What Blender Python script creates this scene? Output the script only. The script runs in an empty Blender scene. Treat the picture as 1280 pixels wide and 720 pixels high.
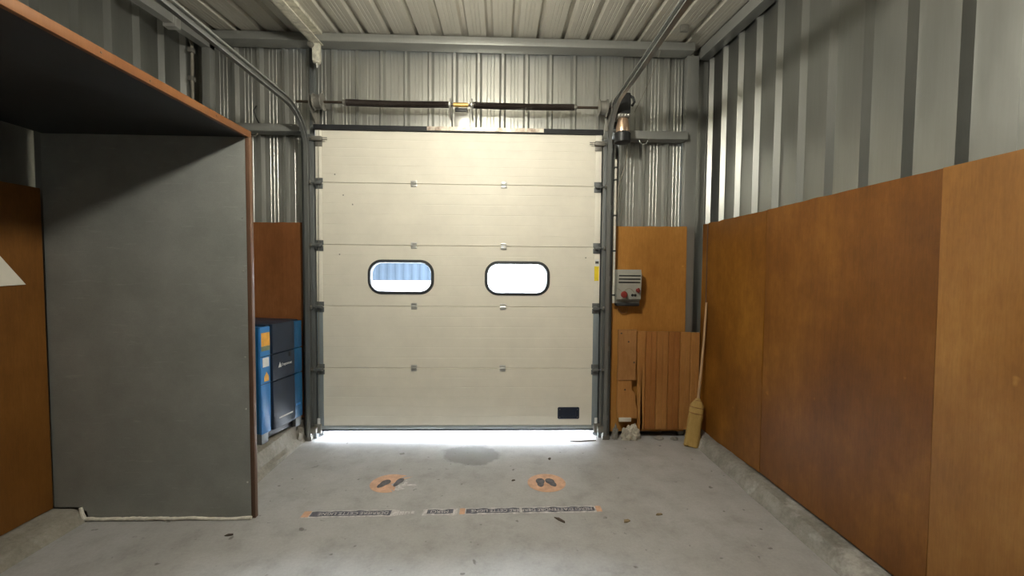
import bpy, bmesh, math, random
from mathutils import Vector, Matrix
from mathutils import noise as mnoise
PI = math.pi
random.seed(7)
SC = bpy.context.scene
COL = SC.collection
WM = {}                                            # world matrices of the Empties

# ------------------------------------------------------------------ materials
def s2l(c):
    return tuple((v / 12.92 if v <= .04045 else ((v + .055) / 1.055) ** 2.4) for v in [x / 255 for x in c])

class NT:
    def __init__(self, name):
        self.m = bpy.data.materials.new(name); self.m.use_nodes = True
        self.t = self.m.node_tree; self.b = self.t.nodes['Principled BSDF']
    def n(self, typ, **kw):
        nd = self.t.nodes.new(typ)
        for k, v in kw.items():
            if k in nd.inputs: nd.inputs[k].default_value = v
            else: setattr(nd, k, v)
        return nd
    def l(self, a, b): self.t.links.new(a, b)
    def coords(self, scale=(1, 1, 1), rot=(0, 0, 0)):
        g = self.n('ShaderNodeNewGeometry'); mp = self.n('ShaderNodeMapping')
        mp.inputs['Scale'].default_value = scale; mp.inputs['Rotation'].default_value = rot
        self.l(g.outputs['Position'], mp.inputs['Vector']); return mp.outputs['Vector']
    def noise(self, vec, scale, detail=4, rough=.6):
        nd = self.n('ShaderNodeTexNoise', Scale=scale, Detail=detail, Roughness=rough)
        self.l(vec, nd.inputs['Vector']); return nd.outputs['Fac']
    def ramp(self, fac, stops):
        r = self.n('ShaderNodeValToRGB'); e = r.color_ramp.elements
        while len(e) < len(stops): e.new(.5)
        for k, (p, c) in enumerate(stops):
            e[k].position = p; e[k].color = (*c, 1) if len(c) == 3 else c
        self.l(fac, r.inputs['Fac']); return r.outputs['Color']
    def mix(self, fac, a, b, mode='MIX'):
        m = self.n('ShaderNodeMix', data_type='RGBA', blend_type=mode)
        for val, idx in ((fac, 0), (a, 6), (b, 7)):
            if hasattr(val, 'type') and not isinstance(val, (tuple, list, float)): self.l(val, m.inputs[idx])
            else: m.inputs[idx].default_value = val if idx == 0 else (*val, 1)
        return m.outputs[2]
    def bump(self, h, strength=.2, dist=.01):
        b = self.n('ShaderNodeBump', Strength=strength, Distance=dist)
        self.l(h, b.inputs['Height']); self.l(b.outputs['Normal'], self.b.inputs['Normal'])

def flat(name, col, rough=.5, metal=0., var=.08, scale=9, spec=.5, coords=(1, 1, 1)):
    """plain colour broken up by a little dirt"""
    m = NT(name); v = m.coords(coords)
    f = m.noise(v, scale, 5, .65)
    lo = tuple(c * (1 - var * 2) for c in col); hi = tuple(min(1, c * (1 + var)) for c in col)
    m.l(m.ramp(f, [(.3, lo), (.7, hi)]), m.b.inputs['Base Color'])
    m.b.inputs['Roughness'].default_value = rough; m.b.inputs['Metallic'].default_value = metal
    m.b.inputs['Specular IOR Level'].default_value = spec
    return m.m

def galv(name, col, rough, metal, stretch=(1, 1, .25), var=.07):
    m = NT(name); v = m.coords(stretch)
    f1 = m.noise(v, 5, 6, .7); f2 = m.noise(m.coords((30, 30, 1.2)), 2.2, 3, .6)
    lo = tuple(c * (1 - var) for c in col); hi = tuple(c * (1 + var) for c in col)
    c1 = m.ramp(f1, [(.32, lo), (.68, hi)])
    c2 = m.ramp(f2, [(.3, (.93, .93, .92)), (.65, (1, 1, 1))])
    m.l(m.mix(.6, c1, c2, 'MULTIPLY'), m.b.inputs['Base Color'])
    r = m.ramp(f1, [(.3, (rough - .03,) * 3), (.7, (rough + .04,) * 3)])
    m.l(r, m.b.inputs['Roughness'])
    m.b.inputs['Metallic'].default_value = metal
    return m.m

def ply(name, dark, mid, light, axis='Y', rough=.5, seed=0.):
    """plywood face: long vertical grain, blotchy stain, small scuffs"""
    m = NT(name)
    g = m.n('ShaderNodeNewGeometry'); off = m.n('ShaderNodeVectorMath', operation='ADD')
    off.inputs[1].default_value = (seed, seed * 1.7, seed * .6); m.l(g.outputs['Position'], off.inputs[0])
    def mp(s):
        k = m.n('ShaderNodeMapping'); k.inputs['Scale'].default_value = s
        m.l(off.outputs[0], k.inputs['Vector']); return k.outputs['Vector']
    blot = m.noise(mp((1, 1, .6)), 1.7, 7, .72)
    grain = m.noise(mp((26, 26, 1.4)), 1.6, 5, .65)
    fine = m.noise(mp((90, 90, 9)), 1.5, 3, .6)
    c = m.ramp(blot, [(.28, dark), (.5, mid), (.74, light)])
    gcol = m.ramp(grain, [(.3, (.82, .78, .72)), (.62, (1.0, 1.0, 1.0))])
    c = m.mix(.6, c, gcol, 'MULTIPLY')
    fc = m.ramp(fine, [(.35, (.84, .82, .8)), (.6, (1, 1, 1))])
    c = m.mix(.6, c, fc, 'MULTIPLY')
    sp = m.noise(mp((1, 1, 1)), 11, 2, .4)
    msk = m.ramp(sp, [(.77, (0, 0, 0)), (.82, (.5, .5, .5))])
    c = m.mix(msk, c, tuple(min(1, x * 1.3) for x in light))
    m.l(c, m.b.inputs['Base Color'])
    m.b.inputs['Roughness'].default_value = rough; m.b.inputs['Specular IOR Level'].default_value = .28
    m.bump(grain, .12, .004)
    return m.m

def concrete_floor():
    m = NT('floor_concrete'); v = m.coords()
    big = m.noise(v, .9, 5, .6); med = m.noise(v, 4.5, 7, .68); fine = m.noise(v, 60, 3, .7)
    c = m.ramp(big, [(.3, (.335, .332, .325)), (.5, (.39, .39, .393)), (.72, (.435, .437, .447))])
    c = m.mix(.8, c, m.ramp(med, [(.28, (.66, .65, .62)), (.5, (.95, .95, .95)), (.75, (1.12, 1.12, 1.12))]), 'MULTIPLY')
    c = m.mix(.5, c, m.ramp(fine, [(.35, (.86, .86, .86)), (.65, (1.06, 1.06, 1.06))]), 'MULTIPLY')
    # dark specks trodden into the screed
    sp = m.noise(v, 13, 2, .5)
    c = m.mix(m.ramp(sp, [(.26, (.7, .7, .7)), (.31, (0, 0, 0))]), c, (.1, .095, .085))
    # pale scrapes
    sc = m.noise(m.coords((1.2, 5, 1), (0, 0, .5)), 3.5, 6, .7)
    c = m.mix(m.ramp(sc, [(.62, (0, 0, 0)), (.75, (.4, .4, .4))]), c, (.5, .49, .47))
    # the damp oil stain in front of the door
    g = m.n('ShaderNodeNewGeometry'); mp = m.n('ShaderNodeMapping', vector_type='POINT')
    mp.inputs['Scale'].default_value = (1 / .27, 1 / .2, 1); mp.inputs['Location'].default_value = (.25 / .27, -3.62 / .2, 0)
    m.l(g.outputs['Position'], mp.inputs['Vector'])
    ln = m.n('ShaderNodeVectorMath', operation='LENGTH'); m.l(mp.outputs['Vector'], ln.inputs[0])
    ad = m.n('ShaderNodeMath', operation='ADD'); nz = m.n('ShaderNodeMath', operation='MULTIPLY'); nz.inputs[1].default_value = .9
    m.l(m.noise(v, 5, 4, .6), nz.inputs[0]); m.l(ln.outputs['Value'], ad.inputs[0]); m.l(nz.outputs[0], ad.inputs[1])
    st = m.ramp(ad.outputs[0], [(.0, (.62, .62, .62)), (.0, (.62, .62, .62))])
    mr = m.n('ShaderNodeMapRange'); mr.inputs[1].default_value = 1.32; mr.inputs[2].default_value = 1.5
    mr.inputs[3].default_value = .55; mr.inputs[4].default_value = 0.
    m.l(ad.outputs[0], mr.inputs[0])
    c = m.mix(mr.outputs[0], c, (.11, .11, .105))
    m.l(c, m.b.inputs['Base Color'])
    r = m.ramp(med, [(.3, (.5,) * 3), (.7, (.68,) * 3)]); m.l(r, m.b.inputs['Roughness'])
    m.bump(fine, .12, .003)
    return m.m

def rough_concrete(name, a, b, pale):
    m = NT(name); v = m.coords()
    f = m.noise(v, 6, 8, .75); g = m.noise(v, 2.6, 5, .7); h = m.noise(v, 45, 4, .7)
    c = m.ramp(f, [(.3, a), (.68, b)])
    c = m.mix(m.ramp(g, [(.55, (0, 0, 0)), (.68, (.75, .75, .75))]), c, pale)
    c = m.mix(.6, c, m.ramp(h, [(.3, (.7, .7, .7)), (.6, (1, 1, 1))]), 'MULTIPLY')
    m.l(c, m.b.inputs['Base Color']); m.b.inputs['Roughness'].default_value = .9
    m.bump(f, .6, .02)
    return m.m

def scuffed_grey():
    m = NT('grey_phenolic_board'); v = m.coords((1.5, 1.5, 1.5))
    f = m.noise(v, 2, 6, .65); s = m.noise(m.coords((3, 3, 22), (0, .12, 0)), 1.6, 5, .6)
    weave = m.noise(m.coords((60, 60, 120)), 4, 2, .5)
    c = m.ramp(f, [(.3, (.25, .262, .248)), (.7, (.335, .348, .33))])
    c = m.mix(m.ramp(s, [(.6, (0, 0, 0)), (.72, (.35, .35, .35))]), c, (.46, .47, .45))
    c = m.mix(.4, c, m.ramp(weave, [(.35, (.82, .82, .82)), (.65, (1.1, 1.1, 1.1))]), 'MULTIPLY')
    m.l(c, m.b.inputs['Base Color'])
    m.l(m.ramp(f, [(.3, (.36,) * 3), (.7, (.5,) * 3)]), m.b.inputs['Roughness'])
    return m.m

def glass():
    m = NT('window_acrylic'); t = m.t
    out = t.nodes['Material Output']; tr = m.n('ShaderNodeBsdfTransparent'); tr.inputs['Color'].default_value = (.93, .95, .96, 1)
    gl = m.n('ShaderNodeBsdfGlossy', Roughness=.06); fr = m.n('ShaderNodeFresnel', IOR=1.45)
    mx = m.n('ShaderNodeMixShader'); m.l(fr.outputs[0], mx.inputs[0]); m.l(tr.outputs[0], mx.inputs[1]); m.l(gl.outputs[0], mx.inputs[2])
    m.l(mx.outputs[0], out.inputs['Surface']); return m.m

def emit(name, col, strength):
    m = NT(name); m.b.inputs['Base Color'].default_value = (.9, .9, .88, 1)
    m.b.inputs['Emission Color'].default_value = (*col, 1); m.b.inputs['Emission Strength'].default_value = strength
    return m.m

M = {
    'floor': concrete_floor(),
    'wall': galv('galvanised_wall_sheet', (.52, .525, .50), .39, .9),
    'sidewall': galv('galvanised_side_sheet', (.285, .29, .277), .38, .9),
    'roof': galv('galvanised_roof_sheet', (.52, .50, .44), .5, .35, (1, .2, 1)),
    'beam': galv('galvanised_section', (.31, .315, .30), .45, .5, (.3, .3, .3)),
    'track': galv('zinc_track', (.30, .31, .305), .38, .75, (1, 1, .3)),
    'jamb': galv('grey_steel_angle', (.17, .182, .185), .48, .55, (1, 1, .3)),
    'zinc': galv('bright_zinc', (.62, .62, .6), .35, .8, (1, 1, 1)),
    'dull': galv('dull_cast_metal', (.26, .25, .225), .5, .6, (1, 1, 1)),
    'spring': flat('oiled_spring_steel', (.035, .026, .022), .42, .4, .2, 20),
    'shaft': flat('oiled_shaft', (.11, .085, .065), .4, .7, .2, 20),
    'black': flat('black_plastic', (.016, .017, .019), .45, 0, .15, 15),
    'rubber': flat('black_rubber', (.022, .024, .028), .6, 0, .2, 12),
    'winrub': flat('window_gasket', (.035, .04, .046), .5, 0, .15, 12),
    'cream': flat('cream_door_skin', (.78, .745, .65), .55, 0, .035, 3),
    'creamcap': flat('cream_end_cap', (.83, .80, .71), .4, 0, .04, 6),
    'greycap': galv('grey_end_cap', (.27, .315, .34), .5, .35, (1, 1, .4)),
    'railal': galv('aluminium_rail', (.42, .46, .46), .42, .5, (.3, 1, 1)),
    'navy': flat('navy_plate', (.014, .022, .045), .4, 0, .15, 15),
    'yellow': flat('yellow_label', (.86, .68, .03), .5, 0, .08, 20),
    'whitelab': flat('white_label', (.75, .76, .76), .5, 0, .05, 30),
    'darkmark': flat('dark_print', (.06, .055, .06), .6, 0, .1, 30),
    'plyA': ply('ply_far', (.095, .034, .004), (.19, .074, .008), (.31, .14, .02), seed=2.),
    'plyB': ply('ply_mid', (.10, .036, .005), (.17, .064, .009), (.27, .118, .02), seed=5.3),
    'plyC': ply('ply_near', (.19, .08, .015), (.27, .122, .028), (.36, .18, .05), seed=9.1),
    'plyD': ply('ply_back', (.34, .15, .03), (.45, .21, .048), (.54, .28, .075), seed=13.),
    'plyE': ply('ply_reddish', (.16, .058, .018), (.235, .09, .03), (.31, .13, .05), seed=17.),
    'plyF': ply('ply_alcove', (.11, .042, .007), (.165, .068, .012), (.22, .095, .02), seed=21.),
    'plank': ply('tongue_and_groove', (.36, .155, .045), (.46, .22, .068), (.55, .28, .095), seed=27.),
    'plankdark': ply('tongue_and_groove_dark', (.27, .105, .028), (.37, .155, .044), (.46, .21, .066), seed=29.),
    'oldplank': ply('worn_plank', (.30, .14, .045), (.44, .225, .085), (.56, .32, .14), seed=31.),
    'edge': ply('raw_board_edge', (.10, .036, .010), (.14, .053, .015), (.18, .075, .022), seed=35.),
    'edgedull': ply('dull_board_edge', (.10, .055, .036), (.14, .08, .052), (.18, .11, .075), seed=37.),
    'grey': scuffed_grey(),
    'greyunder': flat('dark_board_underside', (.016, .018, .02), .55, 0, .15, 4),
    'caulk': flat('white_foam_bead', (.72, .69, .62), .8, 0, .12, 30),
    'kerb': rough_concrete('kerb_concrete', (.17, .16, .14), (.33, .315, .29), (.50, .485, .46)),
    'plinth': rough_concrete('plinth_concrete', (.2, .185, .155), (.34, .32, .28), (.42, .40, .36)),
    'plaster': rough_concrete('pale_mortar', (.42, .39, .32), (.62, .58, .5), (.74, .70, .62)),
    'blue': flat('blue_cabinet_paint', (.045, .215, .55), .35, 0, .08, 5),
    'deepblue': flat('deep_blue_cabinet_paint', (.004, .085, .21), .4, 0, .1, 5),
    'navycab': flat('navy_cabinet_paint', (.017, .028, .052), .45, 0, .12, 5),
    'orange': flat('orange_sticker', (.83, .43, .08), .5, 0, .1, 20),
    'greygreen': flat('olive_sticker_foot', (.21, .25, .16), .5, 0, .1, 20),
    'peach': flat('faded_orange_vinyl', (.64, .39, .26), .6, 0, .14, 14),
    'vinylwhite': flat('worn_white_vinyl', (.58, .57, .58), .7, 0, .25, 34),
    'vinylnavy': flat('worn_navy_vinyl', (.12, .122, .16), .6, 0, .35, 30),
    'vinylgrey': flat('worn_dark_vinyl', (.115, .11, .125), .6, 0, .3, 22),
    'boxgrey': flat('light_grey_plastic', (.31, .31, .275), .45, 0, .05, 8),
    'red': flat('red_button', (.22, .03, .025), .4, 0, .1, 10),
    'copper': galv('copper_motor_can', (.74, .53, .38), .3, .85, (1, 1, 1)),
    'whitepipe': flat('white_pvc', (.66, .63, .55), .45, 0, .08, 12),
    'whitepaint': flat('chipped_cream_paint', (.60, .58, .49), .5, 0, .2, 22),
    'straw': ply('broom_straw', (.30, .18, .05), (.45, .30, .10), (.56, .41, .17), seed=41.),
    'broomstick': flat('pale_broom_handle', (.52, .34, .19), .5, 0, .15, 9, coords=(1, 1, .1)),
    'cord': flat('broom_cord', (.30, .14, .05), .7, 0, .1, 20),
    'card': flat('off_white_card', (.66, .63, .55), .6, 0, .04, 6),
    'cable': flat('grey_cable', (.24, .22, .18), .5, 0, .1, 15),
    'brass': flat('bearing_brass', (.62, .42, .13), .35, .6, .1, 15),
    'ground': flat('outdoor_concrete', (.32, .32, .315), .9, 0, .05, 2),
    'facade': flat('blue_facade_sheet', (.0205, .0265, .0345), .9, 0, .04, 2, spec=0.),
    'whitewall': flat('white_render', (.85, .85, .84), .8, 0, .02, 2),
    'wood': flat('dark_splinter', (.07, .05, .035), .8, 0, .2, 30),
    'leaf': flat('dry_leaf', (.28, .21, .12), .8, 0, .2, 30),
    'glass': glass(),
}

# ------------------------------------------------------------------ geometry helpers (all in world metres)
def NB(): return bmesh.new()
def quadify(bm, rings, cap=True, closed=True):
    """skin a list of equally long rings of points"""
    V = [[bm.verts.new(p) for p in r] for r in rings]; n = len(V[0])
    for a, b in zip(V[:-1], V[1:]):
        for i in range(n if closed else n - 1):
            j = (i + 1) % n
            try: bm.faces.new((a[i], a[j], b[j], b[i]))
            except ValueError: pass
    if cap and closed:
        try: bm.faces.new(list(reversed(V[0])))
        except ValueError: pass
        try: bm.faces.new(V[-1])
        except ValueError: pass
    return V
def box(bm, x0, x1, y0, y1, z0, z1, bev=0., M_=None):
    ps = [Vector((x, y, z)) for z in (z0, z1) for x, y in ((x0, y0), (x1, y0), (x1, y1), (x0, y1))]
    t = bmesh.new(); v = [t.verts.new(p) for p in ps]
    for f in ((0, 3, 2, 1), (4, 5, 6, 7), (0, 1, 5, 4), (1, 2, 6, 5), (2, 3, 7, 6), (3, 0, 4, 7)): t.faces.new([v[i] for i in f])
    if bev: bmesh.ops.bevel(t, geom=t.edges[:], offset=bev, segments=2, affect='EDGES', profile=.5)
    if M_ is not None: bmesh.ops.transform(t, matrix=M_, verts=t.verts[:])
    merge(bm, t); return bm
def merge(bm, t):
    mp = {v: bm.verts.new(v.co) for v in t.verts}
    for f in t.faces:
        try: bm.faces.new([mp[v] for v in f.verts])
        except ValueError: pass
    t.free()
def tube(bm, pts, r, n=10, cap=True):
    pts = [Vector(p) for p in pts]; rings = []; rr = r if isinstance(r, (list, tuple)) else [r] * len(pts)
    up = None
    for i, p in enumerate(pts):
        d = (pts[min(i + 1, len(pts) - 1)] - pts[max(i - 1, 0)]).normalized()
        if up is None:
            up = Vector((0, 0, 1)) if abs(d.z) < .9 else Vector((1, 0, 0))
        a = (up - d * up.dot(d)).normalized(); b = d.cross(a); up = a
        rings.append([p + (a * math.cos(2 * PI * k / n) + b * math.sin(2 * PI * k / n)) * rr[i] for k in range(n)])
    quadify(bm, rings, cap); return bm
def lathe(bm, c, axis, prof, n=24):
    """prof: (distance along axis, radius)"""
    axis = Vector(axis).normalized(); up = Vector((0, 0, 1)) if abs(axis.z) < .9 else Vector((1, 0, 0))
    a = (up - axis * up.dot(axis)).normalized(); b = axis.cross(a); c = Vector(c)
    quadify(bm, [[c + axis * t + (a * math.cos(2 * PI * k / n) + b * math.sin(2 * PI * k / n)) * r for k in range(n)] for t, r in prof])
    return bm
def prism(bm, poly, fn, d0, d1):
    """extrude a 2-D polygon; fn(u, v, d) gives the point"""
    quadify(bm, [[Vector(fn(u, v, d0)) for u, v in poly], [Vector(fn(u, v, d1)) for u, v in poly]]); return bm
def capsule(cx, cz, w, h, r, n=8):
    out = []
    for sx, sz, a0 in ((1, 1, 0), (-1, 1, 90), (-1, -1, 180), (1, -1, 270)):
        for k in range(n + 1):
            a = math.radians(a0 + 90 * k / n)
            out.append((cx + sx * (w / 2 - r) + r * math.cos(a), cz + sz * (h / 2 - r) + r * math.sin(a)))
    return out
def arc_smooth(o, ang=35):
    for p in o.data.polygons: p.use_smooth = True
    o.data.set_sharp_from_angle(angle=math.radians(ang))

# ------------------------------------------------------------------ objects
def obj(name, bm, mat, parent=None, label=None, cat=None, group=None, kind=None, smooth=True, origin=None):
    bmesh.ops.recalc_face_normals(bm, faces=bm.faces[:])
    me = bpy.data.meshes.new(name); o = bpy.data.objects.new(name, me); COL.objects.link(o)
    if parent is not None:
        bmesh.ops.transform(bm, matrix=WM[parent.name].inverted(), verts=bm.verts[:]); o.parent = parent; WM[o.name] = WM[parent.name]
    else:
        xs = [v.co for v in bm.verts]
        c = Vector(origin) if origin else Vector(((min(v.x for v in xs) + max(v.x for v in xs)) / 2, (min(v.y for v in xs) + max(v.y for v in xs)) / 2, min(v.z for v in xs)))
        bmesh.ops.translate(bm, vec=-c, verts=bm.verts[:]); o.location = c; WM[o.name] = Matrix.Translation(c)
    bm.to_mesh(me); bm.free(); me.materials.append(M[mat] if isinstance(mat, str) else mat)
    if smooth: arc_smooth(o)
    if label: o['label'] = label
    if cat: o['category'] = cat
    if group: o['group'] = group
    if kind: o['kind'] = kind
    return o
def thing(name, label, cat, loc, rz=0., group=None, kind=None):
    o = bpy.data.objects.new(name, None); COL.objects.link(o); o.empty_display_size = .1
    o.location = loc; o.rotation_euler = (0, 0, rz)
    WM[o.name] = Matrix.Translation(Vector(loc)) @ Matrix.Rotation(rz, 4, 'Z')
    o['label'] = label; o['category'] = cat
    if group: o['group'] = group
    if kind: o['kind'] = kind
    return o
def struct(name, bm, mat, smooth=True):
    return obj(name, bm, mat, kind='structure', smooth=smooth)
def text_bm(body, size, fn, ext=.0006):
    cu = bpy.data.curves.new('txt', 'FONT'); cu.body = body; cu.size = size; cu.extrude = ext; cu.align_x = 'LEFT'; cu.resolution_u = 3
    t = bpy.data.objects.new('txt', cu); COL.objects.link(t)
    me = bpy.data.meshes.new_from_object(t.evaluated_get(bpy.context.evaluated_depsgraph_get()))
    bm = bmesh.new(); bm.from_mesh(me); bpy.data.objects.remove(t); bpy.data.curves.remove(cu); bpy.data.meshes.remove(me)
    for v in bm.verts: v.co = Vector(fn(v.co.x, v.co.y, v.co.z))
    return bm

# ------------------------------------------------------------------ room
XL, XR, YB, YF = -2.97, 2.10, 4.145, -2.6
SL = math.tan(math.radians(4.0))
def roofz(y): return 3.955 + SL * (y - 3.95)

def corr_profile(u0, u1, centres, d=.035, top=.026, base=.068, ribs=True):
    """list of (u, depth 0..d) across a trapezoidal sheet; depth d at the rib tops"""
    P = [(u0, 0.)]
    cs = sorted(c for c in centres if u0 + .04 < c < u1 - .04)
    prev = None
    for c in cs:
        if ribs and prev is not None:
            for q in (.3, .5, .7):
                m = prev + base / 2 + (c - prev - base) * q
                P += [(m - .005, 0), (m - .0015, .0024), (m + .0015, .0024), (m + .005, 0)]
        P += [(c - base / 2, 0), (c - top / 2, d), (c + top / 2, d), (c + base / 2, 0)]
        prev = c
    P.append((u1, 0.)); return P
def corr_sheet(bm, prof, fn, v0, v1, back):
    """fn(u, depth, v); closed body: profiled face plus flat back"""
    front0 = [Vector(fn(u, dd, v0)) for u, dd in prof]; front1 = [Vector(fn(u, dd, v1)) for u, dd in prof]
    b0 = [Vector(fn(prof[-1][0], back, v0)), Vector(fn(prof[0][0], back, v0))]
    b1 = [Vector(fn(prof[-1][0], back, v1)), Vector(fn(prof[0][0], back, v1))]
    quadify(bm, [front0 + b0, front1 + b1])

bm = NB(); box(bm, -3.1, 2.2, -2.7, 4.22, -.12, 0); struct('floor', bm, 'floor')
# back wall: ribs stand 35 mm into the room
RB = [-.47 + .2416 * k for k in range(-11, 12)]
bm = NB()
fb = lambda u, d, v: (u, YB - d, v)
corr_sheet(bm, corr_profile(-3.05, 2.16, RB), fb, 3.09, 4.02, -.07)
corr_sheet(bm, corr_profile(-3.05, -1.84, RB), fb, 0, 3.09, -.07)
corr_sheet(bm, corr_profile(1.03, 2.16, RB), fb, 0, 3.09, -.07)
struct('wall_back', bm, 'wall', smooth=False)
RY = [4.075 - .25 * k for k in range(0, 27)]
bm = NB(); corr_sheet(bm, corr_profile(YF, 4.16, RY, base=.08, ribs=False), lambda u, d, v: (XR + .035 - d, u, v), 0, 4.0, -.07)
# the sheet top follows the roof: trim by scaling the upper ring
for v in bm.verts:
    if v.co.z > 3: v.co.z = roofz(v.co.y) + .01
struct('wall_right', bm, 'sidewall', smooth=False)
RYL = [3.95 - .2416 * k for k in range(0, 27)]
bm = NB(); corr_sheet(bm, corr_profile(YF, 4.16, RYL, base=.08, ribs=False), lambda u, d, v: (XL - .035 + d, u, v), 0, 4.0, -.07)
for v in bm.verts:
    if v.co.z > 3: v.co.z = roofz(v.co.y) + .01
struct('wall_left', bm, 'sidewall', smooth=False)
bm = NB(); corr_sheet(bm, corr_profile(-3.05, 2.2, [-3. + .25 * k for k in range(21)], ribs=False), lambda u, d, v: (u, YF + d, v), 0, 3.9, -.07)
struct('wall_rear', bm, 'jamb', smooth=False)
# roof sheet: flats low, ribs hollow upwards
RC = [-.113 + .2393 * k for k in range(-12, 10)]
bm = NB(); corr_sheet(bm, corr_profile(-3.08, 2.2, RC, d=.036, top=.03, base=.07), lambda u, d, v: (u, v, roofz(v) + d), YF - .1, 4.22, .1)
struct('ceiling', bm, 'roof', smooth=False)

# kerbs and plinth
def kerb(bm, prof, y0, y1, n, amp, seed):
    rings = []
    for k in range(n + 1):
        y = y0 + (y1 - y0) * k / n; r = []
        for i, (x, z) in enumerate(prof):
            a = amp if 0 < i < len(prof) - 1 else (amp * .6 if z == 0 else 0)
            nx = mnoise.noise(Vector((x * 6 + seed, y * 4.5, i * 1.7))) * a
            nz = mnoise.noise(Vector((x * 6, y * 5.5 + seed, i * 2.3))) * a if z > .01 else 0
            r.append((x + nx, y, z + nz))
        rings.append(r)
    quadify(bm, rings)
bm = NB(); kerb(bm, [(2.13, 0), (1.915, 0), (1.93, .03), (1.945, .07), (1.965, .095), (2.0, .105), (2.05, .108), (2.13, .11)], YF, 4.04, 110, .014, 3.)
struct('baseboard_right', bm, 'kerb')
bm = NB(); kerb(bm, [(-3.0, 0), (-3.0, .085), (-2.93, .083), (-2.83, .075), (-2.78, .06), (-2.755, .03), (-2.735, 0)], YF, 2.69, 90, .012, 8.)
struct('baseboard_left', bm, 'plinth')
bm = NB(); kerb(bm, [(-3.0, 0), (-3.0, .188), (-2.4, .19), (-2.02, .188), (-1.972, .178), (-1.958, .11), (-1.945, .055), (-1.915, .03), (-1.90, 0)], 2.73, 4.09, 40, .01, 12.)
struct('baseboard_back', bm, 'plinth')

# ------------------------------------------------------------------ steel frame
def beam_c(bm, x0, x1, y0, y1, z0, z1):
    box(bm, x0, x1, y0, y1, z0, z1, .006)
bm = NB(); beam_c(bm, -2.95, 1.90, 3.955, 4.105, 3.868, 3.945)
obj('steel_beam', bm, 'beam', label='long grey eaves beam across the top of the back wall above the door', cat='beam')
def sloped(bm, x0, x1, y0, y1, dz0, dz1, b=.0):
    """box along Y that follows the roof slope, dz measured from the roof sheet"""
    quadify(bm, [[(x, y, roofz(y) + d) for x, d in ((x0, dz0), (x1, dz0), (x1, dz1), (x0, dz1))] for y in (y0, y1)])
bm = NB(); sloped(bm, 2.0, 2.1, YF + .05, 4.10, -.118, -.03)
sloped(bm, 2.012, 2.1, YF + .05, 4.10, -.118, -.004)
obj('steel_beam', bm, 'beam', label='grey beam along the top of the right corrugated wall under the roof', cat='beam')
bm = NB(); box(bm, 1.865, 1.985, 4.045, 4.11, 0, 3.866, .004)
obj('steel_column', bm, 'beam', label='grey steel corner column in the right back corner', cat='column')
# frame on the left: post and rafter of one tube
t = thing('steel_portal', 'grey box section portal frame of post and rafter in the left back corner', 'steel frame', (-2.76, 4.0, .19))
bm = NB(); box(bm, -2.80, -2.725, 3.90, 3.975, .192, 3.80, .005); obj('post', bm, 'beam', t)
bm = NB(); quadify(bm, [[(x, y, roofz(y) + d) for x, d in ((-2.80, -.20), (-2.725, -.20), (-2.725, -.13), (-2.80, -.13))] for y in (-1.5, 3.975)])
obj('rafter', bm, 'beam', t)
bm = NB(); box(bm, -2.815, -2.71, 3.49, 3.55, roofz(3.52) - .225, roofz(3.52) - .115, .004); obj('saddle_clamp', bm, 'zinc', t)
# mid rails each side of the door
bm = NB(); box(bm, -2.95, -1.945, 3.985, 4.105, 3.022, 3.095, .005)
obj('steel_rail', bm, 'beam', label='grey horizontal cladding rail left of the door above the dark board', cat='rail')
bm = NB(); box(bm, 1.125, 1.862, 3.985, 4.105, 3.015, 3.095, .005)
obj('steel_rail', bm, 'beam', label='grey horizontal cladding rail right of the door beside the drive motor', cat='rail')
# jamb posts
for x0, x1, lab in ((-1.935, -1.815, 'grey steel door jamb post left of the cream door'), (1.015, 1.115, 'grey steel door jamb post right of the cream door')):
    bm = NB(); box(bm, x0, x1, 3.985, 4.20, 0, 3.0, .004); box(bm, x0 if x0 > 0 else x0 + .03, x1 - .03 if x0 > 0 else x1, 4.052, 4.19, .0, 2.99)
    if x0 < 0: box(bm, x0 + .05, x1 - .02, 4.06, 4.105, 2.99, 3.866, .004)
    box(bm, *((x0 - .045, x0 + .01) if x0 > 0 else (x1 - .01, x1 + .045)), 4.046, 4.19, .01, 3.0)
    obj('jamb_post', bm, 'jamb', label=lab, cat='door post')
t = thing('lintel_strip', 'black rubber lintel strip with a rusty bare patch along the top of the cream door', 'lintel', (-.4, 4.06, 3.05))
bm = NB(); box(bm, -1.813, 1.013, 3.975, 4.20, 3.045, 3.092, .003); obj('seal', bm, 'rubber', t)
m_ = NT('rusty_bare_steel'); f_ = m_.noise(m_.coords((1, 1, 1)), 11, 6, .7)
m_.l(m_.ramp(f_, [(.3, (.12, .07, .05)), (.45, (.36, .3, .25)), (.62, (.62, .58, .5))]), m_.b.inputs['Base Color'])
m_.b.inputs['Metallic'].default_value = .5; m_.b.inputs['Roughness'].default_value = .4
bm = NB(); box(bm, -.72, .42, 3.971, 3.9755, 3.052, 3.09); obj('bare_patch', bm, m_.m, t)

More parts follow.
